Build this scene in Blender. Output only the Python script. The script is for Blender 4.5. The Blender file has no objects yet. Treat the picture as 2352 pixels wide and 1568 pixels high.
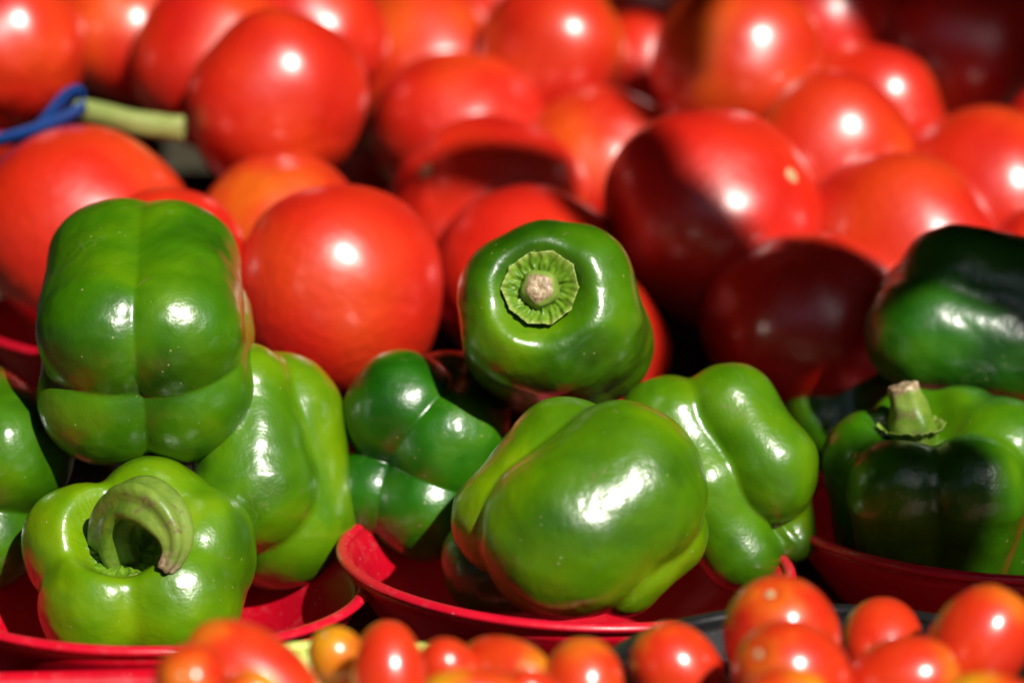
import bpy, bmesh, math, random
import numpy as np
from mathutils import Vector, Matrix

# ------------------------------------------------------------------ camera, light, exposure
SC = bpy.context.scene
COL = SC.collection
W, H = 2352.0, 1568.0
PITCH = math.radians(12.0)
LENS, SENSOR = 100.0, 36.0
CAM = Vector((0.0, -1.144, 0.39))
RIGHT = Vector((1, 0, 0))
FWD = Vector((0, math.cos(PITCH), -math.sin(PITCH)))
UP = Vector((0, math.sin(PITCH), math.cos(PITCH)))

cam_d = bpy.data.cameras.new('camera')
cam = bpy.data.objects.new('camera', cam_d)
COL.objects.link(cam)
cam.location = CAM
cam.rotation_euler = (math.pi / 2 - PITCH, 0, 0)
cam_d.lens = LENS
cam_d.sensor_width = SENSOR
cam_d.clip_start = 0.05
cam_d.clip_end = 100
cam_d.dof.use_dof = True
cam_d.dof.focus_distance = 1.13
cam_d.dof.aperture_fstop = 4.0
SC.camera = cam

SUN_AZ = math.radians(31)      # to the right of the camera's side
SUN_EL = math.radians(40)
SUN = Vector((math.sin(SUN_AZ) * math.cos(SUN_EL), -math.cos(SUN_AZ) * math.cos(SUN_EL), math.sin(SUN_EL)))
sun_d = bpy.data.lights.new('sun', 'SUN')
sun = bpy.data.objects.new('sun', sun_d)
COL.objects.link(sun)
sun_d.energy = 5.0
sun_d.angle = math.radians(0.55)
sun_d.color = (1.0, 0.95, 0.87)
sun.rotation_euler = SUN.to_track_quat('Z', 'Y').to_euler()
sun.location = (0.6, -1.2, 1.2)

world = bpy.data.worlds.new('World')
SC.world = world
world.use_nodes = True
nt = world.node_tree
sky = nt.nodes.new('ShaderNodeTexSky')
sky.sky_type = 'NISHITA'
sky.sun_disc = False
sky.sun_elevation = SUN_EL
sky.sun_rotation = math.pi - SUN_AZ
nt.links.new(sky.outputs[0], nt.nodes['Background'].inputs[0])
nt.nodes['Background'].inputs[1].default_value = 0.05

SC.render.engine = 'CYCLES'
SC.view_settings.view_transform = 'Standard'
SC.view_settings.look = 'None'
SC.view_settings.exposure = 0.24
SC.view_settings.gamma = 1.0
SC.view_settings.use_curve_mapping = False
SC.cycles.use_denoising = True
SC.cycles.max_bounces = 5
SC.cycles.diffuse_bounces = 3
SC.cycles.glossy_bounces = 3
SC.cycles.use_adaptive_sampling = True
SC.cycles.adaptive_threshold = 0.02

# ------------------------------------------------------------------ helpers
def scale_at(d):
    return SENSOR / LENS * d / W

def at(px, py, d):
    s = scale_at(d)
    return CAM + FWD * d + RIGHT * ((px - W / 2) * s) + UP * ((H / 2 - py) * s)

def view_vec(x, y, z):
    """right, up, towards the viewer -> world direction"""
    return RIGHT * x + UP * y - FWD * z

BASIS = np.array([list(RIGHT), list(UP), list(-FWD)])     # rows

def tag(o, label=None, cat=None, group=None, kind=None):
    if label: o['label'] = label
    if cat: o['category'] = cat
    if group: o['group'] = group
    if kind: o['kind'] = kind
    return o

def mesh_from(name, verts, faces, smooth=True):
    me = bpy.data.meshes.new(name)
    me.from_pydata([tuple(map(float, v)) for v in verts], [], [tuple(map(int, f)) for f in faces])
    me.update()
    if smooth:
        me.polygons.foreach_set('use_smooth', [True] * len(me.polygons))
    return me

def obj(name, me, mat=None, parent=None, loc=None):
    o = bpy.data.objects.new(name, me)
    COL.objects.link(o)
    if mat is not None:
        if len(me.materials) == 0:
            me.materials.append(mat)
        if me.materials[0] != mat:
            o.material_slots[0].link = 'OBJECT'
            o.material_slots[0].material = mat
    if parent is not None:
        o.parent = parent
    if loc is not None:
        o.location = loc
    return o

def empty(name, loc):
    o = bpy.data.objects.new(name, None)
    COL.objects.link(o)
    o.location = loc
    o.empty_display_size = 0.02
    return o

def float_attr(me, name, vals):
    a = me.attributes.new(name, 'FLOAT', 'POINT')
    a.data.foreach_set('value', np.asarray(vals, dtype=np.float32))

# ------------------------------------------------------------------ material helpers
class NB:
    def __init__(self, name):
        self.m = bpy.data.materials.new(name)
        self.m.use_nodes = True
        self.t = self.m.node_tree
        self.b = self.t.nodes['Principled BSDF']
        self.out = self.t.nodes['Material Output']
        self.tc = self.t.nodes.new('ShaderNodeTexCoord')
    def n(self, kind, **kw):
        nd = self.t.nodes.new(kind)
        for k, v in kw.items():
            setattr(nd, k, v)
        return nd
    def set(self, nd, **kw):
        for k, v in kw.items():
            nd.inputs[k.replace('_', ' ')].default_value = v
    def l(self, a, b):
        self.t.links.new(a, b)
    def noise(self, scale, detail=3, rough=0.5, dist=0.0, coord=None):
        nd = self.n('ShaderNodeTexNoise')
        nd.inputs['Scale'].default_value = scale
        nd.inputs['Detail'].default_value = detail
        nd.inputs['Roughness'].default_value = rough
        nd.inputs['Distortion'].default_value = dist
        self.l(coord if coord is not None else self.tc.outputs['Object'], nd.inputs['Vector'])
        return nd.outputs['Fac']
    def voronoi(self, scale, coord=None, feature='F1', rnd=1.0):
        nd = self.n('ShaderNodeTexVoronoi')
        nd.feature = feature
        nd.inputs['Scale'].default_value = scale
        nd.inputs['Randomness'].default_value = rnd
        self.l(coord if coord is not None else self.tc.outputs['Object'], nd.inputs['Vector'])
        return nd
    def ramp(self, fac, stops, interp='LINEAR'):
        nd = self.n('ShaderNodeValToRGB')
        cr = nd.color_ramp
        cr.interpolation = interp
        while len(cr.elements) < len(stops):
            cr.elements.new(0.5)
        for e, (p, c) in zip(cr.elements, stops):
            e.position = p
            if not hasattr(c, '__len__'):
                c = (c, c, c)
            e.color = (*c, 1)
        self.l(fac, nd.inputs['Fac'])
        return nd.outputs['Color']
    def mix(self, fac, a, b, mode='MIX'):
        nd = self.n('ShaderNodeMix', data_type='RGBA', blend_type=mode)
        for sock, v in ((nd.inputs[0], fac), (nd.inputs[6], a), (nd.inputs[7], b)):
            if hasattr(v, 'links') or isinstance(v, bpy.types.NodeSocket):
                self.l(v, sock)
            elif hasattr(v, '__len__'):
                sock.default_value = (*v, 1)
            else:
                sock.default_value = v
        return nd.outputs[2]
    def math(self, op, a, b=0.0, c=None):
        nd = self.n('ShaderNodeMath', operation=op)
        vals = [a, b] + ([c] if c is not None else [])
        for i, v in enumerate(vals):
            if isinstance(v, bpy.types.NodeSocket):
                self.l(v, nd.inputs[i])
            else:
                nd.inputs[i].default_value = v
        return nd.outputs[0]
    def attr(self, name):
        nd = self.n('ShaderNodeAttribute')
        nd.attribute_name = name
        return nd
    def bump(self, height, strength=0.2, dist=0.001, prev=None):
        nd = self.n('ShaderNodeBump')
        nd.inputs['Strength'].default_value = strength
        nd.inputs['Distance'].default_value = dist
        self.l(height, nd.inputs['Height'])
        if prev is not None:
            self.l(prev, nd.inputs['Normal'])
        return nd.outputs['Normal']

def mat_pepper(name, yellow=0.0, dull=0.0, seed=0.0):
    """green pepper skin: mottled green, corky specks, thin scratches, waxy gloss"""
    b = NB(name)
    mp = b.n('ShaderNodeMapping')
    mp.inputs['Location'].default_value = (seed, seed * 1.7, -seed)
    b.l(b.tc.outputs['Object'], mp.inputs['Vector'])
    c = mp.outputs['Vector']
    big = b.noise(22, 3, 0.5, 0.4, c)
    y = yellow
    lo = (0.007 + 0.028 * y, 0.056 + 0.06 * y, 0.0002)
    mid = (0.031 + 0.066 * y, 0.138 + 0.09 * y, 0.0003)
    hi = (0.094 + 0.10 * y, 0.228 + 0.09 * y, 0.0004)
    col = b.ramp(big, [(0.30, lo), (0.5, mid), (0.72, hi)])
    # pale pin specks
    v = b.voronoi(210, c)
    gate = b.ramp(b.noise(45, 2, 0.5, 0, c), [(0.48, 0), (0.62, 1)])
    dot = b.ramp(v.outputs['Distance'], [(0.05, 1), (0.13, 0)])
    pick = b.ramp(v.outputs['Color'], [(0.50, 0), (0.55, 1)])
    f = b.math('MULTIPLY', b.math('MULTIPLY', dot, gate), pick)
    col = b.mix(b.math('MULTIPLY', f, 0.7), col, (0.42, 0.42, 0.16))
    # brown scuffs
    sc = b.ramp(b.noise(75, 4, 0.65, 1.2, c), [(0.655, 0), (0.70, 1)])
    sg = b.ramp(b.noise(310, 3, 0.7, 0, c), [(0.50, 0), (0.60, 1)])
    scf = b.math('MULTIPLY', sc, sg)
    col = b.mix(b.math('MULTIPLY', scf, 0.7), col, (0.17, 0.14, 0.05))
    ve = b.voronoi(38, b.mix(0.06, c, b.n('ShaderNodeTexNoise').outputs['Color']), 'DISTANCE_TO_EDGE')
    line = b.ramp(ve.outputs['Distance'], [(0.008, 1), (0.022, 0)])
    lg = b.ramp(b.noise(34, 2, 0.5, 0, c), [(0.60, 0), (0.66, 1)])
    col = b.mix(b.math('MULTIPLY', b.math('MULTIPLY', line, lg), 0.14), col, (0.24, 0.26, 0.09))
    b.l(col, b.b.inputs['Base Color'])
    rgh = b.ramp(b.noise(60, 4, 0.6, 0.5, c), [(0.3, 0.30 + dull), (0.75, 0.45 + dull)])
    b.l(rgh, b.b.inputs['Roughness'])
    b.b.inputs['IOR'].default_value = 1.45
    b.b.inputs['Coat Weight'].default_value = 1.0
    b.b.inputs['Coat IOR'].default_value = 1.6
    b.b.inputs['Coat Roughness'].default_value = 0.275 + dull
    b.b.inputs['Specular IOR Level'].default_value = 0.25
    h1 = b.noise(900, 0, 0.5, 0, c)
    h2 = b.noise(190, 2, 0.55, 0, c)
    n1 = b.bump(h2, 0.27, 0.0012)
    n2 = b.bump(h1, 0.10, 0.0004, n1)
    n3 = b.bump(f, 0.5, 0.0003, n2)
    b.l(n3, b.b.inputs['Normal'])
    b.l(n2, b.b.inputs['Coat Normal'])
    return b.m

def mat_stem(name):
    """fleshy green stem, corky brown cut end driven by the attribute t along its length"""
    b = NB(name)
    t = b.attr('t').outputs['Fac']
    nz = b.noise(160, 4, 0.6, 0.5)
    g = b.ramp(nz, [(0.3, (0.06, 0.15, 0.006)), (0.7, (0.17, 0.27, 0.02))])
    cork = b.ramp(b.noise(420, 4, 0.7, 0.3), [(0.3, (0.14, 0.08, 0.035)), (0.55, (0.45, 0.34, 0.20)), (0.75, (0.68, 0.60, 0.46))])
    f = b.ramp(b.math('ADD', t, b.math('MULTIPLY', b.math('SUBTRACT', nz, 0.5), 0.35)), [(0.86, 0), (0.94, 1)])
    pale = b.mix(b.ramp(t, [(0.40, 0), (0.80, 0.55)]), g, (0.26, 0.36, 0.07))
    scars = b.ramp(b.noise(95, 4, 0.7, 1.0), [(0.56, 0), (0.64, 0.8)])
    pale = b.mix(scars, pale, (0.16, 0.12, 0.05))
    b.l(b.mix(f, pale, cork), b.b.inputs['Base Color'])
    b.b.inputs['Roughness'].default_value = 0.42
    n = b.bump(b.noise(330, 3, 0.6), 0.35, 0.0008)
    b.l(n, b.b.inputs['Normal'])
    return b.m

def mat_calyx(name):
    b = NB(name)
    r = b.attr('r').outputs['Fac']
    nz = b.noise(260, 4, 0.6, 0.4)
    g = b.ramp(nz, [(0.3, (0.07, 0.18, 0.006)), (0.7, (0.17, 0.30, 0.02))])
    col = b.mix(b.ramp(r, [(0.84, 0), (0.98, 0.8)]), g, (0.30, 0.38, 0.08))
    col = b.mix(b.ramp(b.noise(140, 4, 0.7, 1.0), [(0.66, 0), (0.74, 0.7)]), col, (0.20, 0.13, 0.05))
    b.l(col, b.b.inputs['Base Color'])
    b.b.inputs['Roughness'].default_value = 0.34
    n = b.bump(b.noise(520, 3, 0.6), 0.35, 0.0006)
    b.l(n, b.b.inputs['Normal'])
    return b.m

def mat_tomato(name, orange=0.0):
    b = NB(name)
    big = b.noise(0.9, 1, 0.5, 0.2)
    lo = (0.52, 0.008, 0.004)
    mid = (0.60, 0.014 + 0.022 * orange, 0.004)
    hi = (0.65, 0.024 + 0.08 * orange, 0.005)
    col = b.ramp(big, [(0.30, lo), (0.52, mid), (0.72, hi)])
    sep = b.n('ShaderNodeSeparateXYZ')
    b.l(b.tc.outputs['Object'], sep.inputs[0])
    sh = b.math('ADD', sep.outputs['Z'], b.math('MULTIPLY', b.math('SUBTRACT', big, 0.5), 0.9))
    col = b.mix(b.ramp(sh, [(0.25, 0), (0.95, 0.85)]), col, (0.66, 0.10 + 0.08 * orange, 0.008))
    sp = b.ramp(b.voronoi(26).outputs['Distance'], [(0.03, 0.12), (0.10, 0)])
    col = b.mix(sp, col, (0.75, 0.30, 0.10))
    b.l(col, b.b.inputs['Base Color'])
    b.b.inputs['Roughness'].default_value = 0.42
    b.b.inputs['Specular IOR Level'].default_value = 0.2
    b.b.inputs['Coat Weight'].default_value = 1.0
    b.b.inputs['Coat IOR'].default_value = 1.75
    cr = b.ramp(b.noise(5, 2, 0.6), [(0.3, 0.29), (0.75, 0.35)])
    b.l(cr, b.b.inputs['Coat Roughness'])
    b.b.inputs['Subsurface Weight'].default_value = 0.22
    b.b.inputs['Subsurface Radius'].default_value = (1.0, 0.25, 0.08)
    b.b.inputs['Subsurface Scale'].default_value = 0.006
    n = b.bump(b.noise(9, 1, 0.6), 0.08, 0.02)
    b.l(n, b.b.inputs['Normal'])
    return b.m

def mat_grape(name, orange=0.0):
    """small tomato: local +Z is the stem end, which ripens last"""
    b = NB(name)
    sep = b.n('ShaderNodeSeparateXYZ')
    b.l(b.tc.outputs['Object'], sep.inputs[0])
    nz = b.noise(1.4, 3, 0.55, 0.4)
    z = b.math('ADD', sep.outputs['Z'], b.math('MULTIPLY', b.math('SUBTRACT', nz, 0.5), 0.9))
    red = b.ramp(nz, [(0.3, (0.60, 0.020, 0.005)), (0.7, (0.68, 0.045 + 0.06 * orange, 0.007))])
    zz = b.math('MULTIPLY_ADD', z, 0.4, 0.5)
    col = b.mix(b.ramp(zz, [(0.86 - 0.40 * orange, 0), (1.16 - 0.25 * orange, 1)]), red, (0.66, 0.14 + 0.20 * orange, 0.008))
    sp = b.ramp(b.voronoi(9).outputs['Distance'], [(0.03, 0.35), (0.07, 0)])
    col = b.mix(sp, col, (0.75, 0.35, 0.14))
    b.l(col, b.b.inputs['Base Color'])
    b.b.inputs['Roughness'].default_value = 0.42
    b.b.inputs['Coat Weight'].default_value = 1.0
    b.b.inputs['Coat IOR'].default_value = 1.65
    b.b.inputs['Specular IOR Level'].default_value = 0.2
    b.b.inputs['Coat Roughness'].default_value = 0.24
    b.b.inputs['Subsurface Weight'].default_value = 0.2
    b.b.inputs['Subsurface Radius'].default_value = (1.0, 0.3, 0.08)
    b.b.inputs['Subsurface Scale'].default_value = 0.004
    n = b.bump(b.noise(7, 4, 0.6), 0.10, 0.03)
    b.l(n, b.b.inputs['Normal'])
    return b.m

def mat_plastic(name, col, rough=0.3, dust=0.5, trans=0.0):
    b = NB(name)
    g = b.ramp(b.noise(30, 4, 0.6, 0.5), [(0.3, tuple(c * 0.86 for c in col)), (0.7, col)])
    v = b.voronoi(300)
    dot = b.ramp(v.outputs['Distance'], [(0.07, 1), (0.17, 0)])
    pick = b.ramp(v.outputs['Color'], [(0.62, 0), (0.68, 1)])
    gate = b.ramp(b.noise(28, 3, 0.6), [(0.45, 0), (0.65, 1)])
    f = b.math('MULTIPLY', b.math('MULTIPLY', dot, pick), gate)
    film = b.ramp(b.noise(120, 5, 0.7, 0.4), [(0.55, 0), (0.85, 0.22 * dust)])
    pale = tuple(min(1, c * 0.5 + 0.35) for c in col)
    g = b.mix(film, g, pale)
    g = b.mix(b.math('MULTIPLY', f, dust), g, (0.65, 0.5, 0.48))
    b.l(g, b.b.inputs['Base Color'])
    r = b.ramp(b.noise(90, 4, 0.6), [(0.3, rough), (0.75, rough + 0.2)])
    b.l(r, b.b.inputs['Roughness'])
    n = b.bump(b.noise(240, 4, 0.6), 0.12, 0.0006)
    b.l(n, b.b.inputs['Normal'])
    if trans > 0:
        tr = b.n('ShaderNodeBsdfTranslucent')
        tr.inputs['Color'].default_value = (*col, 1)
        mx = b.n('ShaderNodeMixShader')
        mx.inputs[0].default_value = trans
        b.l(b.b.outputs[0], mx.inputs[1])
        b.l(tr.outputs[0], mx.inputs[2])
        b.l(mx.outputs[0], b.out.inputs['Surface'])
    return b.m

def mat_plain(name, c0, c1, scale=40, rough=0.6, bump=0.3, bd=0.001):
    b = NB(name)
    nz = b.noise(scale, 5, 0.6, 0.3)
    b.l(b.ramp(nz, [(0.3, c0), (0.7, c1)]), b.b.inputs['Base Color'])
    b.b.inputs['Roughness'].default_value = rough
    b.l(b.bump(b.noise(scale * 5, 4, 0.6), bump, bd), b.b.inputs['Normal'])
    return b.m

M_STEM = mat_stem('pepper_stem')
M_CALYX = mat_calyx('pepper_calyx')
M_RED = mat_plastic('crimson_plastic', (0.62, 0.003, 0.018), 0.26, 0.9, 0.12)
M_RIM = mat_plastic('crimson_plastic_rim', (0.64, 0.006, 0.026), 0.22, 0.9)
M_BLACK = mat_plastic('black_plastic', (0.010, 0.010, 0.011), 0.34, 0.25)
M_LIME = mat_plastic('lime_plastic', (0.62, 0.72, 0.16), 0.4, 0.1)
M_CLOTH = mat_plain('dark_red_cloth', (0.10, 0.003, 0.006), (0.16, 0.006, 0.010), 60, 0.7)
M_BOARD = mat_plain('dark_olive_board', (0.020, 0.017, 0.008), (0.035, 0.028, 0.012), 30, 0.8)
M_SCAR = mat_plain('fruit_scar', (0.40, 0.22, 0.08), (0.62, 0.48, 0.26), 30, 0.7)
M_CARD = mat_plain('brown_cardboard', (0.20, 0.13, 0.07), (0.27, 0.18, 0.10), 30, 0.85)

# ------------------------------------------------------------------ setting
def catmull(pts, n):
    P = [np.array(p, float) for p in pts]
    P = [2 * P[0] - P[1]] + P + [2 * P[-1] - P[-2]]
    out = []
    segs = len(P) - 3
    for i in range(n + 1):
        u = segs * i / n
        s = min(int(u), segs - 1); t = u - s
        a, b, c, d = P[s:s + 4]
        out.append(0.5 * (2 * b + (c - a) * t + (2 * a - 5 * b + 4 * c - d) * t * t + (3 * b - a - 3 * c + d) * t ** 3))
    return np.array(out)

def box_mesh(name, x0, x1, y0, y1, z0, z1, bev=0.0):
    bm = bmesh.new()
    vs = [bm.verts.new(p) for p in [(x0, y0, z0), (x1, y0, z0), (x1, y1, z0), (x0, y1, z0), (x0, y0, z1), (x1, y0, z1), (x1, y1, z1), (x0, y1, z1)]]
    for f in [(0, 3, 2, 1), (4, 5, 6, 7), (0, 1, 5, 4), (1, 2, 6, 5), (2, 3, 7, 6), (3, 0, 4, 7)]:
        bm.faces.new([vs[i] for i in f])
    if bev:
        bmesh.ops.bevel(bm, geom=bm.edges[:], offset=bev, segments=2, affect='EDGES', profile=0.6)
    me = bpy.data.meshes.new(name)
    bm.to_mesh(me); bm.free()
    return me

# table top under everything, covered with a dark red cloth
nx, ny = 90, 90
vs, fs = [], []
rnd = random.Random(4)
for j in range(ny + 1):
    for i in range(nx + 1):
        x = -1.1 + 2.2 * i / nx; y = -0.6 + 1.8 * j / ny
        vs.append((x, y, 0.0008 * math.sin(x * 43 + y * 21) + 0.0006 * math.sin(y * 57 - x * 17)))
for j in range(ny):
    for i in range(nx):
        a = j * (nx + 1) + i
        fs.append((a, a + 1, a + nx + 2, a + nx + 1))
tag(obj('table', mesh_from('table', vs, fs), M_CLOTH), kind='structure')

# unseen light blockers added around the table to cast shade and cut sky light
def bar_mesh(name, a, b, w, h):
    a = Vector(a); b = Vector(b)
    me = box_mesh(name, -0.0, (b - a).length, -w / 2, w / 2, -h / 2, h / 2, 0.003)
    q = (b - a).to_track_quat('X', 'Z')
    me.transform(Matrix.Translation(a) @ q.to_matrix().to_4x4())
    return me
def sunward(p, z):
    """where the sun ray that reaches p passes height z"""
    k = (z - p.z) / SUN.z
    return Vector((p.x + SUN.x * k, p.y + SUN.y * k, z))
M_WOOD = mat_plain('weathered_wood', (0.10, 0.07, 0.045), (0.16, 0.115, 0.075), 20, 0.8)
M_BLOCKER = mat_plain('dark_blocker', (0.022, 0.024, 0.032), (0.034, 0.036, 0.046), 60, 0.9)
shade_root = tag(empty('shade_blockers', (1.15, -1.20, -0.75)), 'unseen light blockers added around the table, dark sheets with a wooden upright', 'light blocker')
def blocker_part(name, me, mat):
    o = obj(name, me, mat, shade_root)
    o.matrix_parent_inverse = Matrix.Translation(-shade_root.location)
def slab(name, pts, thick):
    """flat sheet with thickness from a closed outline of 3-D points"""
    m = len(pts)
    vs = [tuple(p) for p in pts] + [(p[0], p[1], p[2] + thick) for p in pts]
    fs = [tuple(range(m - 1, -1, -1)), tuple(range(m, 2 * m))] + [(i, (i + 1) % m, m + (i + 1) % m, m + i) for i in range(m)]
    return mesh_from(name, vs, fs, False)
blocker_part('added_post', box_mesh('added_post', 1.12, 1.18, -1.23, -1.17, -0.75, 1.25, 0.004), M_WOOD)  # added upright, only a support for the blockers
# loose sheets added out of view, outlined to drop shade on chosen fruit
ZS = 1.15
def blocker_flap(outline):
    # outlines drawn at height 0.72 for a sun at 29 / 34 degrees, carried along to the present sun
    rx, ry = math.sin(math.radians(29)) / math.tan(math.radians(34)), -math.cos(math.radians(29)) / math.tan(math.radians(34))
    nx_, ny_ = SUN.x / SUN.z, SUN.y / SUN.z
    k = ZS - 0.72
    pts = [Vector((x + (nx_ - rx) * 0.57 + nx_ * k, y + (ny_ - ry) * 0.57 + ny_ * k, ZS)) for x, y in outline]
    blocker_part('blocker_flap', slab('blocker_flap', pts, 0.003), M_BLOCKER)
blocker_flap([(0.33, -0.462), (0.36, -0.447), (0.42, -0.447), (0.465, -0.535), (0.505, -0.570), (0.535, -0.585), (0.565, -0.598), (0.60, -0.608), (0.65, -0.640), (0.90, -0.78),
      (0.90, -0.85), (0.66, -0.730), (0.622, -0.694), (0.590, -0.670), (0.570, -0.690), (0.558, -0.728), (0.512, -0.712), (0.474, -0.622), (0.437, -0.565), (0.395, -0.500)][::-1])
blocker_flap([(0.570, -0.778), (0.618, -0.784), (0.640, -0.810), (0.653, -0.842), (0.675, -0.880), (0.90, -1.02), (0.90, -1.10), (0.625, -0.920), (0.606, -0.874), (0.585, -0.837)][::-1])
blocker_flap([(0.432, -0.290), (0.427, -0.358), (0.447, -0.392), (0.464, -0.390), (0.447, -0.345), (0.449, -0.290)])
cz = 1.25
edge = [sunward(at(x, y, d), cz) for x, y, d in ((-700, -250, 1.5), (300, -150, 1.55), (1000, -130, 1.58), (1500, -60, 1.52), (1850, 90, 1.50), (2100, 170, 1.48), (2350, 235, 1.46), (2700, 300, 1.44))]
edge += [Vector((1.5, 1.4, cz)), Vector((-1.0, 1.4, cz)), Vector((-1.0, -1.7, cz))]
blocker_part('blocker_canopy', slab('blocker_canopy', edge, 0.004), M_BLOCKER)  # added overhead sheet, front edge shaped to shade the top right of the heap
blocker_part('sky_blocker_side', box_mesh('sky_blocker_side', -0.96, -0.95, -2.3, 1.35, -0.75, 1.24), M_BLOCKER)  # this and the other side and back sheets are added to darken the fill
blocker_part('sky_blocker_side', box_mesh('sky_blocker_side', 1.05, 1.06, -0.35, 1.35, -0.75, 1.24), M_BLOCKER)
blocker_part('sky_blocker_side', box_mesh('sky_blocker_side', 1.30, 1.31, -2.3, -0.36, -0.75, 0.85), M_BLOCKER)
blocker_part('sky_blocker_front', box_mesh('sky_blocker_front', -0.94, 1.29, -2.31, -2.30, -0.75, 1.50), M_BLOCKER)  # added behind the camera to keep low sky light off the fruit
blocker_part('sky_blocker_back', box_mesh('sky_blocker_back', -0.94, 1.04, 1.35, 1.36, -0.75, 1.24), M_BLOCKER)

# ------------------------------------------------------------------ bowls
def lathe(profile, n=128):
    v, f = [], []
    for i in range(n):
        a = 2 * math.pi * i / n
        for r, z in profile:
            v.append((r * math.cos(a), r * math.sin(a), z))
    m = len(profile)
    for i in range(n):
        k = (i + 1) % n
        for j in range(m - 1):
            f.append((i * m + j, k * m + j, k * m + j + 1, i * m + j + 1))
    return v, f

def bowl(label, centre, R, h, tilt=(0, 0), mat=M_RED, rim_mat=M_RIM, floor_frac=0.55, inner=0.12, bead=0.0023, group='red plastic bowls', name='plastic_bowl'):
    root = empty(name, centre)
    root.rotation_euler = (math.radians(tilt[0]), math.radians(tilt[1]), 0)
    tag(root, label, 'bowl', group)
    th = 0.0018
    prof = []
    rf = R * floor_frac
    # inside: floor, curve up the wall to the rim; outside: back down to a foot ring
    zi = -h + h * inner
    prof.append((0.0005, zi))
    prof.append((rf * 0.85, zi))
    N = 14
    for i in range(N + 1):
        t = i / N
        r = rf * 0.9 + (R - th * 0.6 - rf * 0.9) * (t ** 0.86)
        z = zi + (0 - zi) * (t ** 1.25)
        prof.append((r, z))
    for i in range(N, -1, -1):
        t = i / N
        r = rf * 0.9 + (R + th * 0.4 - rf * 0.9) * (t ** 0.86) + th * 0.7
        z = zi - th + (-th * 0.4 - zi) * (t ** 1.25)
        prof.append((r, z))
    prof += [(rf * 0.84, zi - th * 1.1), (rf * 0.82, -h), (rf * 0.76, -h), (rf * 0.74, zi - th), (0.0005, zi - th)]
    v, f = lathe(prof)
    obj('body', mesh_from('bowl_body', v, f), mat, root)
    # rolled rim
    pr = []
    for i in range(17):
        a = 2 * math.pi * i / 16
        pr.append((R + bead * 0.9 + bead * 1.15 * math.cos(a), bead * 0.15 + bead * 0.85 * math.sin(a)))
    v, f = lathe(pr, 160)
    obj('rim', mesh_from('bowl_rim', v, f), rim_mat, root)
    return root

def bowl_px(label, px, py, rpx, d, h, tilt=(0, 0), **kw):
    return bowl(label, at(px, py, d), rpx * scale_at(d), h, tilt, **kw)

bowl_px('crimson plastic bowl at lower left, holding the pepper with a curled stem', 335, 1338, 490, 1.14, 0.056, (0, 2.0))
bowl_px('crimson plastic bowl in the middle, under the large glossy pepper', 1300, 1284, 502, 1.17, 0.056, (0, 3.2))
bowl_px('crimson plastic bowl at right, holding the shaded pepper with upright stem', 2302, 1188, 494, 1.228, 0.056, (0, 1.0))
bowl_px('crimson plastic bowl of big tomatoes, rim showing left of tall pepper', 440, 735, 480, 1.39, 0.06, (0, 1.5))
bowl_px('black plastic bowl holding small oval tomatoes at lower right', 1890, 1556, 492, 1.0, 0.06, (0, -1.5), mat=M_BLACK, rim_mat=M_BLACK, inner=0.5, group='bowls of small tomatoes', bead=0.0028)
bowl_px('pale lime bowl of small tomatoes, mostly hidden along the bottom edge', 815, 1632, 470, 0.97, 0.06, (0, 1.0), mat=M_LIME, rim_mat=M_LIME, inner=0.5, group='bowls of small tomatoes')

# step that carries the bowls behind, and the sloping bed of the tomato heap
tag(obj('display_step', box_mesh('display_step', -0.75, 0.75, 0.155, 0.75, 0.004, 0.050, 0.003), M_BOARD), kind='structure')

# crimson tray under the small bowls in front
def tray():
    w, dpt, hgt, rad = 0.275, 0.20, 0.046, 0.03
    def ring(inset, z, n=10):
        pts = []
        for cx, cy, a0 in ((w / 2, dpt / 2, 0), (-w / 2, dpt / 2, 90), (-w / 2, -dpt / 2, 180), (w / 2, -dpt / 2, 270)):
            sx = 1 if cx > 0 else -1; sy = 1 if cy > 0 else -1
            for i in range(n + 1):
                a = math.radians(a0 + 90 * i / n)
                pts.append((cx - sx * rad + (rad - inset) * math.cos(a), cy - sy * rad + (rad - inset) * math.sin(a), z))
        return pts
    rings = [ring(0.020, 0.0), ring(0.006, hgt * 0.6), ring(0.001, hgt - 0.002), ring(-0.002, hgt - 0.0012), ring(-0.004, hgt - 0.0025), ring(-0.0055, hgt - 0.001),
             ring(-0.005, hgt + 0.0015), ring(-0.002, hgt + 0.0025), ring(0.001, hgt + 0.0018), ring(0.0028, hgt - 0.001), ring(0.008, hgt * 0.6), ring(0.022, 0.002)]
    v, f = [], []
    for r in rings: v += r
    n = len(rings[0])
    for k in range(len(rings) - 1):
        for i in range(n):
            j = (i + 1) % n
            f.append((k * n + i, k * n + j, (k + 1) * n + j, (k + 1) * n + i))
    f.append(tuple(range(n - 1, -1, -1)))
    f.append(tuple((len(rings) - 1) * n + i for i in range(n)))
    return mesh_from('tray', v, f)
tr = obj('tray', tray(), M_RED)
c = at(640, 1525, 1.06)
tr.location = (c.x, c.y - 0.105, 0.004)
tr.rotation_euler = (0, 0, math.radians(4))
tag(tr, 'crimson plastic tray whose edge shows at the bottom left corner', 'tray')

# ------------------------------------------------------------------ peppers
bm = bmesh.new()
bmesh.ops.create_icosphere(bm, subdivisions=7, radius=1.0)
bm.verts.ensure_lookup_table()
ICO_V = np.array([v.co[:] for v in bm.verts])
ICO_F = [tuple(v.index for v in f.verts) for f in bm.faces]
bm.free()
ICO_V /= np.linalg.norm(ICO_V, axis=1)[:, None]
ICO_LOOP = np.array(ICO_F, dtype=np.int32).ravel()

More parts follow.
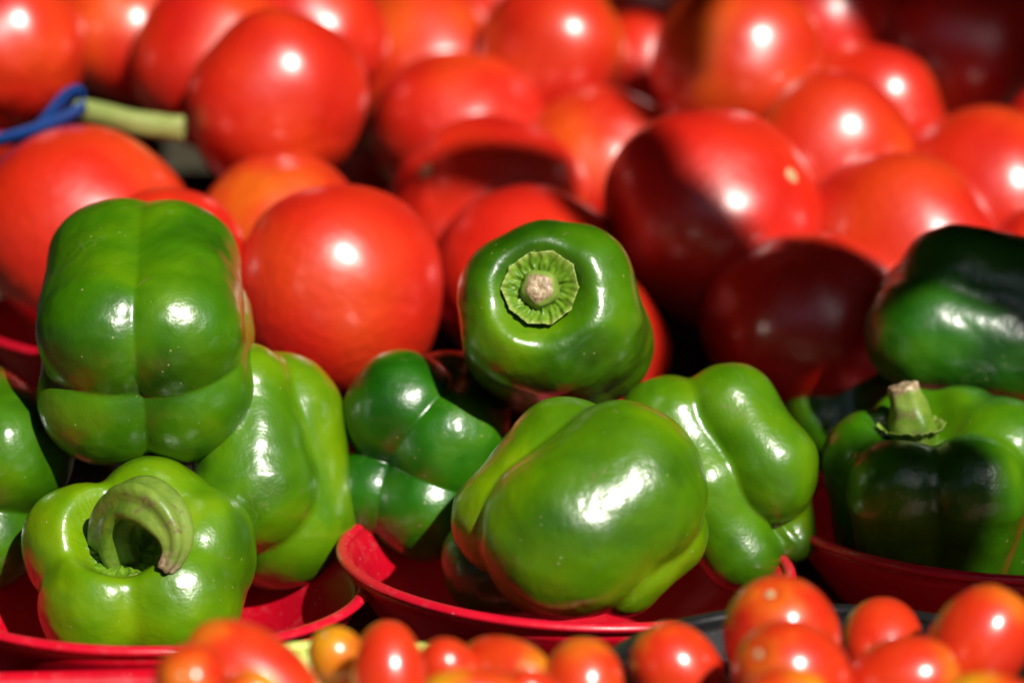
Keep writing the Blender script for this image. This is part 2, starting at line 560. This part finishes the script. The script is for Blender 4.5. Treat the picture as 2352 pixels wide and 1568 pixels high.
def fast_mesh(name, V):
    me = bpy.data.meshes.new(name)
    nf = len(ICO_F)
    me.vertices.add(len(V))
    me.vertices.foreach_set('co', V.astype(np.float32).ravel())
    me.loops.add(nf * 3)
    me.loops.foreach_set('vertex_index', ICO_LOOP)
    me.polygons.add(nf)
    me.polygons.foreach_set('loop_start', np.arange(0, nf * 3, 3, dtype=np.int32))
    me.polygons.foreach_set('loop_total', np.full(nf, 3, dtype=np.int32))
    me.polygons.foreach_set('use_smooth', np.ones(nf, dtype=bool))
    me.update(calc_edges=True)
    me.validate()
    return me

def smin(a, b, k):
    h = np.clip(0.5 + 0.5 * (b - a) / k, 0, 1)
    return b * (1 - h) + a * h - k * h * (1 - h)

def smax(a, b, k):
    return -smin(-a, -b, k)

def wob(seed, n, wl0, wl1):
    r = np.random.RandomState(seed)
    dirs = r.normal(size=(n, 3)); dirs /= np.linalg.norm(dirs, axis=1)[:, None]
    fr = 2 * np.pi / r.uniform(wl0, wl1, n)
    ph = r.uniform(0, 6.28, n)
    def f(P):
        return np.sin(P @ (dirs * fr[:, None]).T + ph).sum(axis=1) / math.sqrt(n)
    return f

def make_sdf(lobes, k, cavs, seed, amp):
    # a lobe is one tapered capsule, or a list of them blended softly (k = 90) into one
    L = []
    for grp in lobes:
        caps = grp if isinstance(grp, list) else [grp]
        L.append([(np.array(l[0:3], float), l[3], np.array(l[4:7], float), l[7]) for l in caps])
    def sdf(P):
        out = None
        for caps in L:
            g = None
            for a, ra, b, rb in caps:
                ab = b - a
                t = np.clip(((P - a) @ ab) / max(1e-6, ab @ ab), 0, 1)
                q = P - (a + t[:, None] * ab)
                dd = np.sqrt((q * q).sum(1)) - (ra + (rb - ra) * t)
                g = dd if g is None else smin(g, dd, 90)
            out = g if out is None else smin(out, g, k)
        for c, ax, r, rl, ck in cavs:      # ellipsoidal hollow: axis, radius across, radius along
            q = P - np.array(c, float)
            ax = np.array(ax, float); ax = ax / np.linalg.norm(ax)
            al = q @ ax
            pr = np.sqrt(np.maximum((q * q).sum(1) - al * al, 0))
            dd = (np.sqrt((pr / r) ** 2 + (al / rl) ** 2) - 1) * min(r, rl)
            out = smax(out, -dd, ck)
        return out
    return sdf

def relief(P, o, seed, amp):
    """soft dents and ripples of the skin"""
    w1 = wob(seed, 7, 150, 330); w2 = wob(seed + 50, 9, 55, 110); w3 = wob(seed + 90, 9, 24, 44)
    D = P - np.array(o, float); D /= np.linalg.norm(D, axis=1)[:, None]
    return P - D * (amp * (4.2 * w1(P) + 1.0 * w2(P) + 0.20 * w3(P)))[:, None]

def trace(sdf, o, D, far):
    o = np.array(o, float)
    t = np.full(len(D), far, float)
    for _ in range(44):
        P = o + D * t[:, None]
        t = t - 0.92 * sdf(P)
        t = np.clip(t, 5, far)
    return o + D * t[:, None]

def tube_mesh(name, pts, rads, ridges=5, ridge_amp=0.06, n=40, m=28, seed=0, end_dip=0.25):
    """fleshy tube through points; closed at its end with an uneven cut face; attribute t along it"""
    C = catmull(pts, n)
    R = np.interp(np.linspace(0, 1, n + 1), np.linspace(0, 1, len(rads)), rads)
    T = np.gradient(C, axis=0); T /= np.linalg.norm(T, axis=1)[:, None]
    ref = np.array([0.31, 0.2, 0.93]); V = []; tv = []
    rs = np.random.RandomState(seed)
    ph = rs.uniform(0, 6.28)
    u = np.cross(T[0], ref); u /= np.linalg.norm(u)
    for i in range(n + 1):
        u = u - T[i] * (u @ T[i]); u /= np.linalg.norm(u)
        w = np.cross(T[i], u)
        for j in range(m):
            a = 2 * math.pi * j / m
            rr = R[i] * (1 + ridge_amp * math.cos(ridges * a + ph + 0.6 * i / n) + 0.03 * math.sin(3 * a + i * 0.35))
            V.append(C[i] + rr * (u * math.cos(a) + w * math.sin(a))); tv.append(i / n)
    F = []
    for i in range(n):
        for j in range(m):
            k = (j + 1) % m
            F.append((i * m + j, i * m + k, (i + 1) * m + k, (i + 1) * m + j))
    base = n * m
    prev = base
    for q, (fr, dz) in enumerate(((0.86, 0.10), (0.6, 0.02), (0.42, 0.12), (0.18, -end_dip * 0.4))):
        st = len(V)
        for j in range(m):
            a = 2 * math.pi * j / m
            p = V[base + j]
            V.append(C[n] + (p - C[n]) * fr + T[n] * R[n] * (dz + rs.uniform(-0.05, 0.05))); tv.append(1.0)
        for j in range(m):
            k = (j + 1) % m
            F.append((prev + j, prev + k, st + k, st + j))
        prev = st
    F.append(tuple(prev + j for j in range(m)))
    return V, F, tv

def calyx_mesh(Rc, points, cup, crinkle, seed, hole=0.22, skew=0.0):
    """crinkled star-edged disc around the stem, in frame (r, f, s); attribute r = radius"""
    rs = np.random.RandomState(seed)
    nr, na = 22, 144
    jitter = rs.uniform(-0.07, 0.05, points)
    V, rv, F = [], [], []
    ph = rs.uniform(0, 6.28, 6)
    def edge(a):
        x = a / (2 * math.pi) * points
        i = int(x) % points; fr = x - int(x)
        e0 = 1 + jitter[i]; e1 = 1 + jitter[(i + 1) % points]
        chord = math.cos(math.pi / points) / math.cos(2 * math.pi / points * (fr - 0.5))
        tip = 0.016 * (math.exp(-(fr / 0.09) ** 2) + math.exp(-((1 - fr) / 0.09) ** 2))
        return (e0 * (1 - fr) + e1 * fr) * chord + tip
    for lay in (0, 1):
        for i in range(nr + 1):
            t = hole + (1 - hole) * i / nr
            for j in range(na):
                a = 2 * math.pi * j / na
                r = Rc * t * (1 + (edge(a) - 1) * t ** 2)
                z = cup * Rc * (t ** 1.6)
                wob_ = crinkle * Rc * (0.55 * math.sin(17 * a + ph[0] + 2.0 * t) + 0.45 * math.sin(25 * a + ph[1] - 5 * t) * math.sin(9 * t + ph[2]) + 0.35 * math.sin(31 * a + 13 * t + ph[3]))
                z += wob_ * (t - hole) * (1.35 - t) * 2.2
                z += 0.05 * Rc * math.sin(14 * t + 2 * math.sin(5 * a + ph[4])) * (1 - t)
                if lay: z -= 0.05 * Rc * (1.15 - 0.6 * t)
                V.append((r * math.cos(a), r * math.sin(a), z)); rv.append(t)
    def idx(l, i, j): return l * (nr + 1) * na + i * na + (j % na)
    for l in (0, 1):
        for i in range(nr):
            for j in range(na):
                q = (idx(l, i, j), idx(l, i, j + 1), idx(l, i + 1, j + 1), idx(l, i + 1, j))
                F.append(q if l == 0 else q[::-1])
    for j in range(na):
        F.append((idx(0, nr, j), idx(0, nr, j + 1), idx(1, nr, j + 1), idx(1, nr, j)))
    return V, F, rv

PEPPER_GROUP = 'green bell peppers'
def pepper(label, px, py, d, lobes, k=26, cavs=(), seed=1, amp=1.0, yellow=0.0, dull=0.0, stem=None, origin=(0, 0, 0)):
    s = scale_at(d)
    sdf = make_sdf(lobes, k, cavs, seed, amp)
    P = relief(trace(sdf, origin, ICO_V, 520.0), origin, seed, amp)
    toW = lambda Q: (np.asarray(Q, float) @ BASIS) * s
    mat = mat_pepper('pepper_skin_%d' % seed, yellow, dull, seed * 0.37)
    me = fast_mesh('pepper_body', toW(P))
    loc = at(px, py, d)
    if stem is None:
        o = obj('bell_pepper', me, mat, None, loc)
        return tag(o, label, 'bell pepper', PEPPER_GROUP)
    root = tag(empty('bell_pepper', loc), label, 'bell pepper', PEPPER_GROUP)
    obj('body', me, mat, root)
    ax = np.array(stem['dir'], float); ax /= np.linalg.norm(ax)
    base0 = np.array(stem['at'], float)
    hit = trace(sdf, base0 - ax * 60, ax[None, :], 400.0)[0]
    r_ = np.cross(ax, np.array([0, 0, 1.0]) if abs(ax[2]) < 0.9 else np.array([0, 1.0, 0])); r_ /= np.linalg.norm(r_)
    if r_[0] < 0: r_ = -r_
    f_ = np.cross(ax, r_)
    fr = np.array([r_, f_, ax])
    cv, cf, rv = calyx_mesh(stem['R'], stem.get('points', 9), stem.get('cup', 0.2), stem.get('crinkle', 0.07), seed)
    Vc = np.array(cv) @ fr + hit + ax * stem.get('lift', 4)
    me = mesh_from('calyx', toW(Vc), cf); float_attr(me, 'r', rv)
    obj('calyx', me, M_CALYX, root)
    pts = [hit - ax * 12] + [hit + np.array(p, float) for p in stem['path']]
    sv, sf, tv = tube_mesh('stem', pts, stem['rad'], seed=seed, ridges=stem.get('ridges', 5), ridge_amp=stem.get('ridge', 0.06))
    me = mesh_from('stem', toW(np.array(sv)), sf); float_attr(me, 't', tv)
    obj('stem', me, M_STEM, root)
    return root

def ring_lobes(axis, rdir, specs):
    """lobes around an axis: specs of (angle deg, offset, t_top, r_top, t_bottom, r_bottom[, flare])"""
    s = np.array(axis, float); s /= np.linalg.norm(s)
    r = np.array(rdir, float); r -= s * (r @ s); r /= np.linalg.norm(r)
    f = np.cross(r, s)
    out = []
    for sp in specs:
        ang, off, t0, r0, t1, r1 = sp[:6]
        off1 = sp[6] if len(sp) > 6 else off
        a = math.radians(ang)
        dirv = r * math.cos(a) + f * math.sin(a)
        A = dirv * off + s * t0; B = dirv * off1 + s * t1
        out.append((*A, r0, *B, r1))
    return out

# tall pepper at left, blossom end turned to the viewer and down
pepper('tall four-lobed green pepper on top of the left bowl, blossom end facing out', 335, 760, 1.180,
       ring_lobes((-0.08, 0.60, -0.80), (1, 0, 0), [
           (219, 92, 112, 170, -146, 160, 108), (321, 92, 108, 170, -142, 162, 108),
           (131, 90, 152, 168, -118, 164, 108), (51, 92, 136, 166, -126, 162, 108)]),
       k=6, seed=3, amp=0.9, yellow=0.15)

# stem-up pepper in front at left
S2 = np.array((0.0, 0.64, 0.77)); S2 /= np.linalg.norm(S2)
pepper('bright green pepper with thick curled stem in the left bowl', 315, 1285, 1.142,
       ring_lobes(S2, (1, 0, 0), [
           (122, 128, -26, 152, -170, 140, 90), (48, 130, -26, 158, -170, 145, 90),
           (200, 130, -14, 150, -170, 140, 90), (285, 122, -10, 150, -170, 140, 90), (345, 124, -20, 156, -170, 140, 90)]),
       k=20, origin=tuple(-S2 * 110), cavs=[(tuple(S2 * 142 + np.array((-24, 0, 0))), tuple(S2), 118, 126, 46)], seed=7, amp=0.9, yellow=1.0,
       stem=dict(dir=tuple(S2), at=(-30, 0, 0), R=122, points=8, cup=0.46, crinkle=0.07, lift=10,
                 path=[(-18, 38, 30), (-10, 92, 72), (32, 130, 112), (92, 120, 148), (134, 70, 168), (138, 22, 172), (116, -18, 166)],
                 rad=[58, 52, 48, 46, 55, 50, 38, 27, 19], ridge=0.17, ridges=5))

pepper('green pepper cut by the left edge of the picture, low beside tall pepper', -8, 1085, 1.19,
       [[(-80, 100, -70, 160, 22, 46, 30, 160)], (-60, -110, -10, 125, -6, -150, 50, 112), (-140, -40, -40, 160, -110, -100, -20, 140)],
       k=12, seed=11, amp=0.9, yellow=0.25)

pepper('long smooth-sided green pepper leaning right of the tall left pepper', 640, 1062, 1.192,
       [(-72, 160, 30, 112, -50, -48, 72, 150), (2, 110, -60, 140, 16, -138, -30, 162), (-60, 60, -120, 140, -40, -120, -90, 140)],
       k=12, seed=15, amp=0.9, yellow=0.45)

pepper('green pepper behind middle bowl rim, four creases meeting at its tip', 962, 1052, 1.208,
       [(-26, 92, -150, 148, -42, 112, -4, 138), (62, 96, -130, 150, 62, 28, 10, 144),
        (32, -82, -150, 148, 14, -104, 0, 136), (-80, -58, -150, 140, -108, -80, -14, 108)],
       k=4, seed=19, amp=0.9, yellow=-0.22)

# centre pepper, stem end to the viewer
A6 = np.array((-0.05, 0.20, 0.97)); A6 /= np.linalg.norm(A6)
pepper('green pepper on top of the middle pile, short stem facing the viewer', 1262, 716, 1.182,
       ring_lobes(A6, (1, 0, 0), [
           (205, 74, 34, 142, -190, 148, 80), (262, 70, 44, 136, -190, 142, 74), (318, 76, 36, 140, -190, 146, 84),
           (20, 78, 26, 140, -195, 148, 100), (75, 72, 24, 138, -195, 142, 90), (142, 76, 34, 142, -190, 146, 80)]),
       k=14, cavs=[(tuple(A6 * 197 + np.array((-14, 12, 0))), tuple(A6), 120, 92, 34)], seed=23, amp=0.8, yellow=0.35,
       stem=dict(dir=tuple(A6), at=(-16, 24, 0), R=88, points=10, cup=0.36, crinkle=0.08, lift=9,
                 path=[(-2, 4, 20), (-3, 6, 38), (-4, 8, 52)], rad=[47, 46, 44, 38, 27], ridge=0.05))

pepper('large glossy green pepper in front of the middle bowl', 1332, 1165, 1.105,
       [[(84, 78, -20, 164, -26, -48, 44, 184), (118, 14, 6, 166, -44, -78, 30, 164)],
        (-24, 112, -110, 142, -160, -26, -66, 134), (186, -66, -50, 112, 96, -142, 6, 106), (0, 0, -130, 170, 20, -60, -100, 160)],
       k=9, seed=27, amp=1.0, yellow=0.75)

pepper('green pepper with uneven drooping lobes at right of the middle bowl', 1655, 1090, 1.19,
       [(18, 142, -20, 120, 104, 12, 22, 122), [(-112, 100, -30, 130, -52, -20, 20, 104), (-46, -30, 22, 96, 46, -182, 34, 90)], (110, 20, -90, 110, 162, -148, -20, 58), (-40, 40, -110, 130, 20, -60, -90, 120)],
       k=13, seed=31, amp=0.9, yellow=0.45)

pepper('dark pepper lying deep in the middle bowl below the others', 1130, 1285, 1.175,
       [(-30, 10, 0, 92, 60, 20, 10, 96), (-20, -30, 20, 88, 60, -30, 20, 92)],
       k=14, seed=51, amp=0.8, yellow=0.0)

pepper('small part of a shaded green pepper behind the right-hand pile', 1930, 915, 1.30,
       [(-70, 20, 0, 88, -40, -50, 30, 88), (20, 0, 20, 92, 20, -80, 40, 92), (80, 60, -20, 90, 100, -40, 0, 90)],
       k=10, seed=35, amp=0.9, yellow=0.2)

pepper('dark shaded green pepper on its side, top of the right pile', 2235, 720, 1.25,
       [(-110, -42, 30, 138, 120, -84, 40, 138), (-34, 68, -10, 138, 190, 0, 0, 160), (-90, 10, -80, 130, 170, -40, -100, 140)],
       k=18, seed=39, amp=0.9, yellow=-0.2, dull=0.06)

S11 = np.array((-0.05, 0.965, 0.25)); S11 /= np.linalg.norm(S11)
pepper('shaded green pepper with upright cut stem in the right bowl', 2140, 1095, 1.20,
       ring_lobes(S11, (1, 0, 0), [
           (128, 142, 2, 126, -165, 110, 100), (60, 142, -6, 134, -170, 112, 100),
           (350, 160, 30, 142, -200, 125, 120), (195, 134, 30, 122, -200, 115, 105), (262, 120, 46, 128, -200, 115, 100), (310, 130, 54, 128, -200, 115, 100)]),
       k=18, cavs=[(tuple(S11 * 186 + np.array((-40, 0, 0))), tuple(S11), 116, 102, 36)], seed=43, amp=0.9, yellow=0.0,
       stem=dict(dir=tuple(S11), at=(-45, 0, 0), R=84, points=8, cup=0.46, crinkle=0.06, lift=8,
                 path=[(0, 30, 6), (-6, 70, 12), (-16, 104, 20), (-24, 132, 24)], rad=[60, 56, 46, 38, 35], ridge=0.06))

# ------------------------------------------------------------------ big tomatoes
def tomato_mesh(seed):
    rs = np.random.RandomState(seed)
    nu, nv = 72, 48
    ob = rs.uniform(0.82, 0.93); nl = rs.choice([4, 5, 6]); ph = rs.uniform(0, 6.28)
    w = wob(seed, 6, 1.6, 3.2)
    V, F = [], []
    for i in range(nv + 1):
        th = math.pi * i / nv
        for j in range(nu):
            a = 2 * math.pi * j / nu
            p = np.array([math.sin(th) * math.cos(a), math.sin(th) * math.sin(a), math.cos(th)])
            r = 1 + 0.03 * math.cos(nl * a + ph) * math.sin(th) * (0.6 + 0.8 * max(0, math.cos(th))) - 0.17 * math.exp(-(th / 0.32) ** 2) - 0.03 * math.exp(-((math.pi - th) / 0.2) ** 2)
            r += 0.022 * float(w(p[None, :])[0])
            q = p * r; q[2] *= ob
            V.append(q)
    for i in range(nv):
        for j in range(nu):
            k = (j + 1) % nu
            F.append((i * nu + j, (i + 1) * nu + j, (i + 1) * nu + k, i * nu + k))
    me = mesh_from('tomato_body', V, F)
    bm = bmesh.new(); bm.from_mesh(me)
    bmesh.ops.remove_doubles(bm, verts=bm.verts[:], dist=1e-5)
    bmesh.ops.recalc_face_normals(bm, faces=bm.faces[:])
    bm.to_mesh(me); bm.free()
    me.polygons.foreach_set('use_smooth', [True] * len(me.polygons))
    return me

TM = [tomato_mesh(s) for s in (1, 2, 5, 8, 13)]
TMAT = [mat_tomato('tomato_skin_%d' % i, o) for i, o in enumerate((0.0, 0.25, 0.6, 1.0))]

def scar_mesh(name, R, depth, n=18):
    v = [(0, 0, depth)]; f = []
    rs = np.random.RandomState(7)
    for k, (fr, z) in enumerate(((0.45, depth * 0.5), (0.8, depth * 0.9), (1.0, 0))):
        for j in range(n):
            a = 2 * math.pi * j / n
            rr = R * fr * (1 + rs.uniform(-0.15, 0.15))
            v.append((rr * math.cos(a), rr * math.sin(a), z))
    for j in range(n): f.append((0, 1 + j, 1 + (j + 1) % n))
    for k in range(2):
        for j in range(n):
            a = 1 + k * n
            f.append((a + j, a + n + j, a + n + (j + 1) % n, a + (j + 1) % n))
    return mesh_from(name, v, f)
SCAR_T = scar_mesh('blossom_scar', 0.075, 0.02)
SCAR_G = scar_mesh('stem_scar', 0.085, 0.03)

# (x, y, r, nearest depth, orange step, label)
TOM = [
 (775, 672, 240, 1.300, 1, 'big red tomato between the tall left pepper and the centre pepper'),
 (385, 600, 168, 1.290, 0, 'red tomato mostly hidden behind top of the tall left pepper'),
 (1340, 812, 190, 1.300, 0, 'red tomato peeking out low behind right side of centre pepper'),
 (1225, 655, 222, 1.330, 0, 'red tomato directly behind the stem-facing centre pepper'),
 (1850, 750, 218, 1.315, 0, 'dark shaded tomato just left of the shaded right-hand pepper'),
 (198, 528, 236, 1.330, 1, 'big red tomato below the blue ribbon at left'),
 (2060, 612, 244, 1.340, 1, 'bright tomato right above the shaded right-hand pepper'),
 (640, 522, 180, 1.350, 3, 'orange tomato top peeking above the big red left-centre tomato'),
 (1637, 500, 242, 1.350, 0, 'big tomato half in shadow, right of the centre pepper'),
 (1115, 508, 230, 1.360, 0, 'shaded red tomato just above the centre pepper, left side'),
 (2275, 440, 200, 1.360, 1, 'red tomato at the right edge, halfway up the heap'),
 (2420, 620, 150, 1.350, 1, 'tomato sliver at right edge beside the dark pepper top'),
 (640, 236, 200, 1.400, 1, 'large red tomato near top, right of the pale green stalk'),
 (1376, 404, 192, 1.400, 2, 'orange-red tomato above the centre pepper with bright highlight'),
 (1060, 312, 194, 1.420, 1, 'red tomato upper middle, above the shaded one'),
 (1912, 366, 185, 1.400, 2, 'orange-red tomato in front of the crescent-lit one, upper right'),
 (2004, 275, 165, 1.430, 1, 'tomato lit as a red crescent at upper right'),
 (950, 178, 200, 1.450, 3, 'orange tomato at top centre with small bright highlight'),
 (500, 150, 185, 1.450, 1, 'red tomato behind the large one near the top left'),
 (20, 118, 165, 1.440, 1, 'red tomato in the top left corner'),
 (285, 70, 165, 1.460, 2, 'tapered tomato along the top edge, second from left'),
 (-45, 310, 75, 1.440, 1, 'small red tomato edge at far left above the ribbon'),
 (730, 70, 160, 1.480, 1, 'red tomato at the top edge behind the large one, white glint'),
 (1268, 120, 165, 1.480, 2, 'orange-lit tomato along the top edge, right of centre'),
 (1480, 190, 165, 1.470, 1, 'dark red tomato upper right of centre, partly lit'),
 (1690, 150, 185, 1.460, 3, 'tomato with a lit orange wedge near the top right'),
 (1480, 15, 140, 1.520, 3, 'small orange tomato glimpse at the top edge'),
 (1860, 45, 190, 1.520, 0, 'dark tomato in shadow on the top edge, right side'),
 (2190, 125, 225, 1.460, 0, 'large very dark tomato in the top right corner'),
 (150, -60, 150, 1.540, 1, 'red tomato cut by the top edge above the left corner'),
 (430, -60, 150, 1.560, 1, 'red tomato cut by the top edge, left of centre'),
 (1120, 20, 165, 1.520, 1, 'red tomato cut by the top edge, centre'),
 (860, 335, 150, 1.500, 2, 'tomato glimpsed in the gap right of the large upper-left one'),
 (1420, 520, 150, 1.480, 0, 'tomato glimpsed low in the gap left of the half-shaded one'),
 (2440, 300, 130, 1.460, 0, 'shaded tomato sliver at the right edge, upper part'),
]
placed = []
rt = random.Random(21)
TOM_ROT = {9: (-0.62, 0.50, 0.66), 8: (0.72, 0.38, 0.58)}      # where the small blossom scar points (view frame)
for i, (x, y, r, d0, oi, label) in enumerate(TOM):
    d = d0
    while d < d0 + 0.25:
        p = at(x, y, d); R = r * scale_at(d)
        if all((p - q).length > (R + Q) * 0.86 for q, Q in placed):
            break
        d += 0.002
    placed.append((p, R))
    root = obj('tomato', TM[i % len(TM)], TMAT[oi], None, p)
    root.scale = (R * 1.08,) * 3
    if i in TOM_ROT:
        v = view_vec(*TOM_ROT[i]).normalized()
        root.rotation_euler = (-v).to_track_quat('Z', 'Y').to_euler()
        obj('blossom_scar', SCAR_T, M_SCAR, root, (0, 0, -0.885)).rotation_euler = (math.pi, 0, 0)
    else:
        v = view_vec(rt.uniform(-0.8, 0.8), rt.uniform(-1.0, 0.6), -0.62).normalized()
        q = v.to_track_quat('Z', 'Y') @ Vector((0, 0, 1)).rotation_difference(Vector((0, 0, 1)))
        root.rotation_euler = (v.to_track_quat('Z', 'Y').to_matrix() @ Matrix.Rotation(rt.uniform(0, 6.28), 3, 'Z')).to_euler()
    tag(root, label, 'tomato', 'large red tomatoes heaped behind the peppers')

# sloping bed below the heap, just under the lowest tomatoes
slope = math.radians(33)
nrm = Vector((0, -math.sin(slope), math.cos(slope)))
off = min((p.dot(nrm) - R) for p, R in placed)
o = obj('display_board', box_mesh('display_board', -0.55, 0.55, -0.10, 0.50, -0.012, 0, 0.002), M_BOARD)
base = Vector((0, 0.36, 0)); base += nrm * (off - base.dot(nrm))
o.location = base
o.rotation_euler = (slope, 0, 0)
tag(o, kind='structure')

# ------------------------------------------------------------------ small oval tomatoes
def grape_mesh(seed, ell):
    rs = np.random.RandomState(seed)
    nu, nv = 48, 40
    w = wob(seed, 5, 1.8, 3.4)
    V, F = [], []
    for i in range(nv + 1):
        th = math.pi * i / nv
        for j in range(nu):
            a = 2 * math.pi * j / nu
            p = np.array([math.sin(th) * math.cos(a), math.sin(th) * math.sin(a), math.cos(th)])
            r = 1 + 0.015 * float(w(p[None, :])[0]) - 0.06 * math.exp(-(th / 0.20) ** 2)
            q = p * r
            q[:2] *= 1 + 0.05 * q[2]
            q[2] *= ell
            V.append(q)
    for i in range(nv):
        for j in range(nu):
            k = (j + 1) % nu
            F.append((i * nu + j, (i + 1) * nu + j, (i + 1) * nu + k, i * nu + k))
    me = mesh_from('grape_tomato_body', V, F)
    bm = bmesh.new(); bm.from_mesh(me)
    bmesh.ops.remove_doubles(bm, verts=bm.verts[:], dist=1e-5)
    bmesh.ops.recalc_face_normals(bm, faces=bm.faces[:])
    bm.to_mesh(me); bm.free()
    me.polygons.foreach_set('use_smooth', [True] * len(me.polygons))
    return me
GM = [(e, grape_mesh(3 + i, e)) for i, e in enumerate((1.08, 1.2, 1.35, 1.55))]
GMAT = [mat_grape('small_tomato_skin_%d' % i, o) for i, o in enumerate((0.0, 0.35, 0.8))]
GB, GL = 'small tomatoes in the black bowl', 'small tomatoes in the lime bowl'
GRAPE = [
 # x, y, half width, half length, stem-end direction, depth, orange, scar, group, label
 (1558, 1546, 98, 112, (-0.55, 0.75, 0.1), 0.990, 0, 0, GB, 'leftmost red oval tomato in the black bowl'),
 (1632, 1588, 44, 50, (0.6, 0.4, 0.3), 1.010, 1, 0, GB, 'orange sliver of a small tomato right of the leftmost one in black bowl'),
 (1795, 1468, 128, 142, (-0.22, 0.70, 0.62), 1.000, 0, 1, GB, 'tallest small tomato in the black bowl, pale scar on top'),
 (1822, 1556, 124, 136, (-0.60, 0.44, 0.66), 0.955, 0, 1, GB, 'red small tomato with round pale scar, in front of the tallest one'),
 (1800, 1618, 84, 96, (0.9, 0.1, 0.2), 0.925, 2, 0, GB, 'orange small tomato at bottom edge in the black bowl'),
 (2026, 1482, 90, 104, (0.15, 0.75, -0.6), 1.020, 0, 0, GB, 'red small tomato against the black rim, middle of right group'),
 (2070, 1572, 104, 124, (0.85, 0.35, 0.2), 0.965, 0, 0, GB, 'red small tomato at front, below the one against the black rim'),
 (2243, 1484, 106, 134, (0.48, 0.85, 0.1), 0.985, 0, 0, GB, 'large egg-shaped small tomato at right of the black bowl'),
 (2400, 1425, 56, 66, (0, 1, 0), 1.010, 0, 0, GB, 'small tomato cut off by the lower right edge'),
 (2290, 1628, 80, 112, (-0.95, 0.2, 0.1), 0.930, 2, 0, GB, 'orange small tomato in the bottom right corner'),
 (446, 1566, 84, 100, (-0.15, 0.25, 0.95), 0.930, 0, 1, GL, 'small tomato at far left of the lime bowl, its stem scar facing out'),
 (588, 1560, 104, 160, (-0.80, 0.55, -0.1), 0.955, 0, 0, GL, 'long red oval tomato lying slanted at left of the lime bowl'),
 (776, 1512, 64, 72, (-0.35, 0.75, 0.55), 0.985, 2, 1, GL, 'yellow-orange small tomato beside the pale lime bowl wall'),
 (894, 1552, 80, 108, (0.05, -1, 0.1), 0.950, 0, 0, GL, 'upright red oval tomato in the middle of the lime bowl'),
 (886, 1502, 66, 72, (0.3, 0.8, -0.5), 1.000, 0, 0, GL, 'red small tomato showing behind the upright oval one'),
 (1028, 1542, 70, 76, (0.2, -0.7, -0.6), 0.975, 0, 0, GL, 'round red small tomato right of the upright oval one'),
 (1165, 1532, 68, 102, (0.82, -0.25, 0.5), 0.980, 1, 1, GL, 'orange-tipped oval tomato lying sideways in the lime bowl'),
 (1340, 1580, 90, 104, (0.05, 0.95, -0.3), 0.970, 1, 1, GL, 'rightmost small tomato of the lime bowl, next to black bowl'),
 (1090, 1598, 62, 106, (-1, 0.05, 0.1), 0.925, 2, 0, GL, 'orange oval tomato lying flat at the bottom edge'),
 (1222, 1602, 62, 72, (0.4, -0.5, -0.6), 0.935, 0, 0, GL, 'dark red small tomato at bottom edge under the orange-tipped one'),
 (565, 1600, 60, 72, (0.9, 0.3, 0.1), 0.905, 2, 0, GL, 'orange small tomato at bottom edge below the long red one'),
]
for i, (x, y, hw, hl, dirv, d, oi, scar, grp, label) in enumerate(GRAPE):
    p = at(x, y, d)
    e = 1.1 * hl / hw
    ell, me = min(GM, key=lambda g: abs(g[0] - e))
    o = obj('small_tomato', me, GMAT[oi], None, p)
    s = 1.05 * hw * scale_at(d)
    o.scale = (s, s, s * e / ell)
    v = view_vec(*dirv).normalized()
    o.rotation_euler = v.to_track_quat('Z', 'Y').to_euler()
    if scar:
        obj('stem_scar', SCAR_G, M_SCAR, o, (0, 0, ell * 0.945))
    tag(o, label, 'small tomato', grp)

# ------------------------------------------------------------------ stalk and blue ribbon at left
M_STALK = mat_plain('pale_green_stalk', (0.20, 0.26, 0.06), (0.30, 0.35, 0.10), 60, 0.5)
M_BLUE = mat_plain('blue_ribbon', (0.004, 0.030, 0.17), (0.008, 0.07, 0.28), 50, 0.4)
d = 1.37
s = scale_at(d)
P0 = at(300, 275, d)
pts = [(-125, 28, -20), (-60, 12, -6), (10, -6, 0), (70, -16, 2), (120, -20, 4)]
sv, sf, tv = tube_mesh('stalk', pts, [25, 26, 28, 29, 29], ridges=6, ridge_amp=0.04, seed=5)
me = mesh_from('stalk', (np.array(sv) @ BASIS) * s, sf)
tag(obj('stalk', me, M_STALK, None, P0), 'pale green cut stalk lying between the tomatoes at upper left', 'stalk')

def ribbon(pts, width, thick=1.5, wdir=(0, 0.8, 0.6)):
    C = catmull(pts, 48)
    T = np.gradient(C, axis=0); T /= np.linalg.norm(T, axis=1)[:, None]
    w0 = np.array(wdir, float)
    V, F = [], []
    for i in range(len(C)):
        w = w0 - T[i] * (w0 @ T[i]); w /= np.linalg.norm(w)
        n = np.cross(T[i], w)
        wd = width[0] + (width[1] - width[0]) * i / (len(C) - 1)
        for a, b in ((-1, -1), (1, -1), (1, 1), (-1, 1)):
            V.append(C[i] + w * wd * a + n * thick * b)
    for i in range(len(C) - 1):
        for j in range(4):
            k = (j + 1) % 4
            F.append((i * 4 + j, i * 4 + k, i * 4 + 4 + k, i * 4 + 4 + j))
    F.append((3, 2, 1, 0)); m = len(V); F.append((m - 4, m - 3, m - 2, m - 1))
    return V, F
P1 = at(100, 290, 1.355)
V, F = ribbon([(-190, -60, 10), (-120, -40, 16), (-40, -18, 18), (40, 10, 16), (92, 44, 8), (84, 78, -6), (50, 66, -14), (10, 20, -20), (-20, -16, -24)], (16, 22))
me = mesh_from('ribbon', (np.array(V) @ BASIS) * scale_at(1.355), F)
tag(obj('ribbon', me, M_BLUE, None, P1), 'looped blue ribbon at the end of the pale green stalk', 'ribbon')
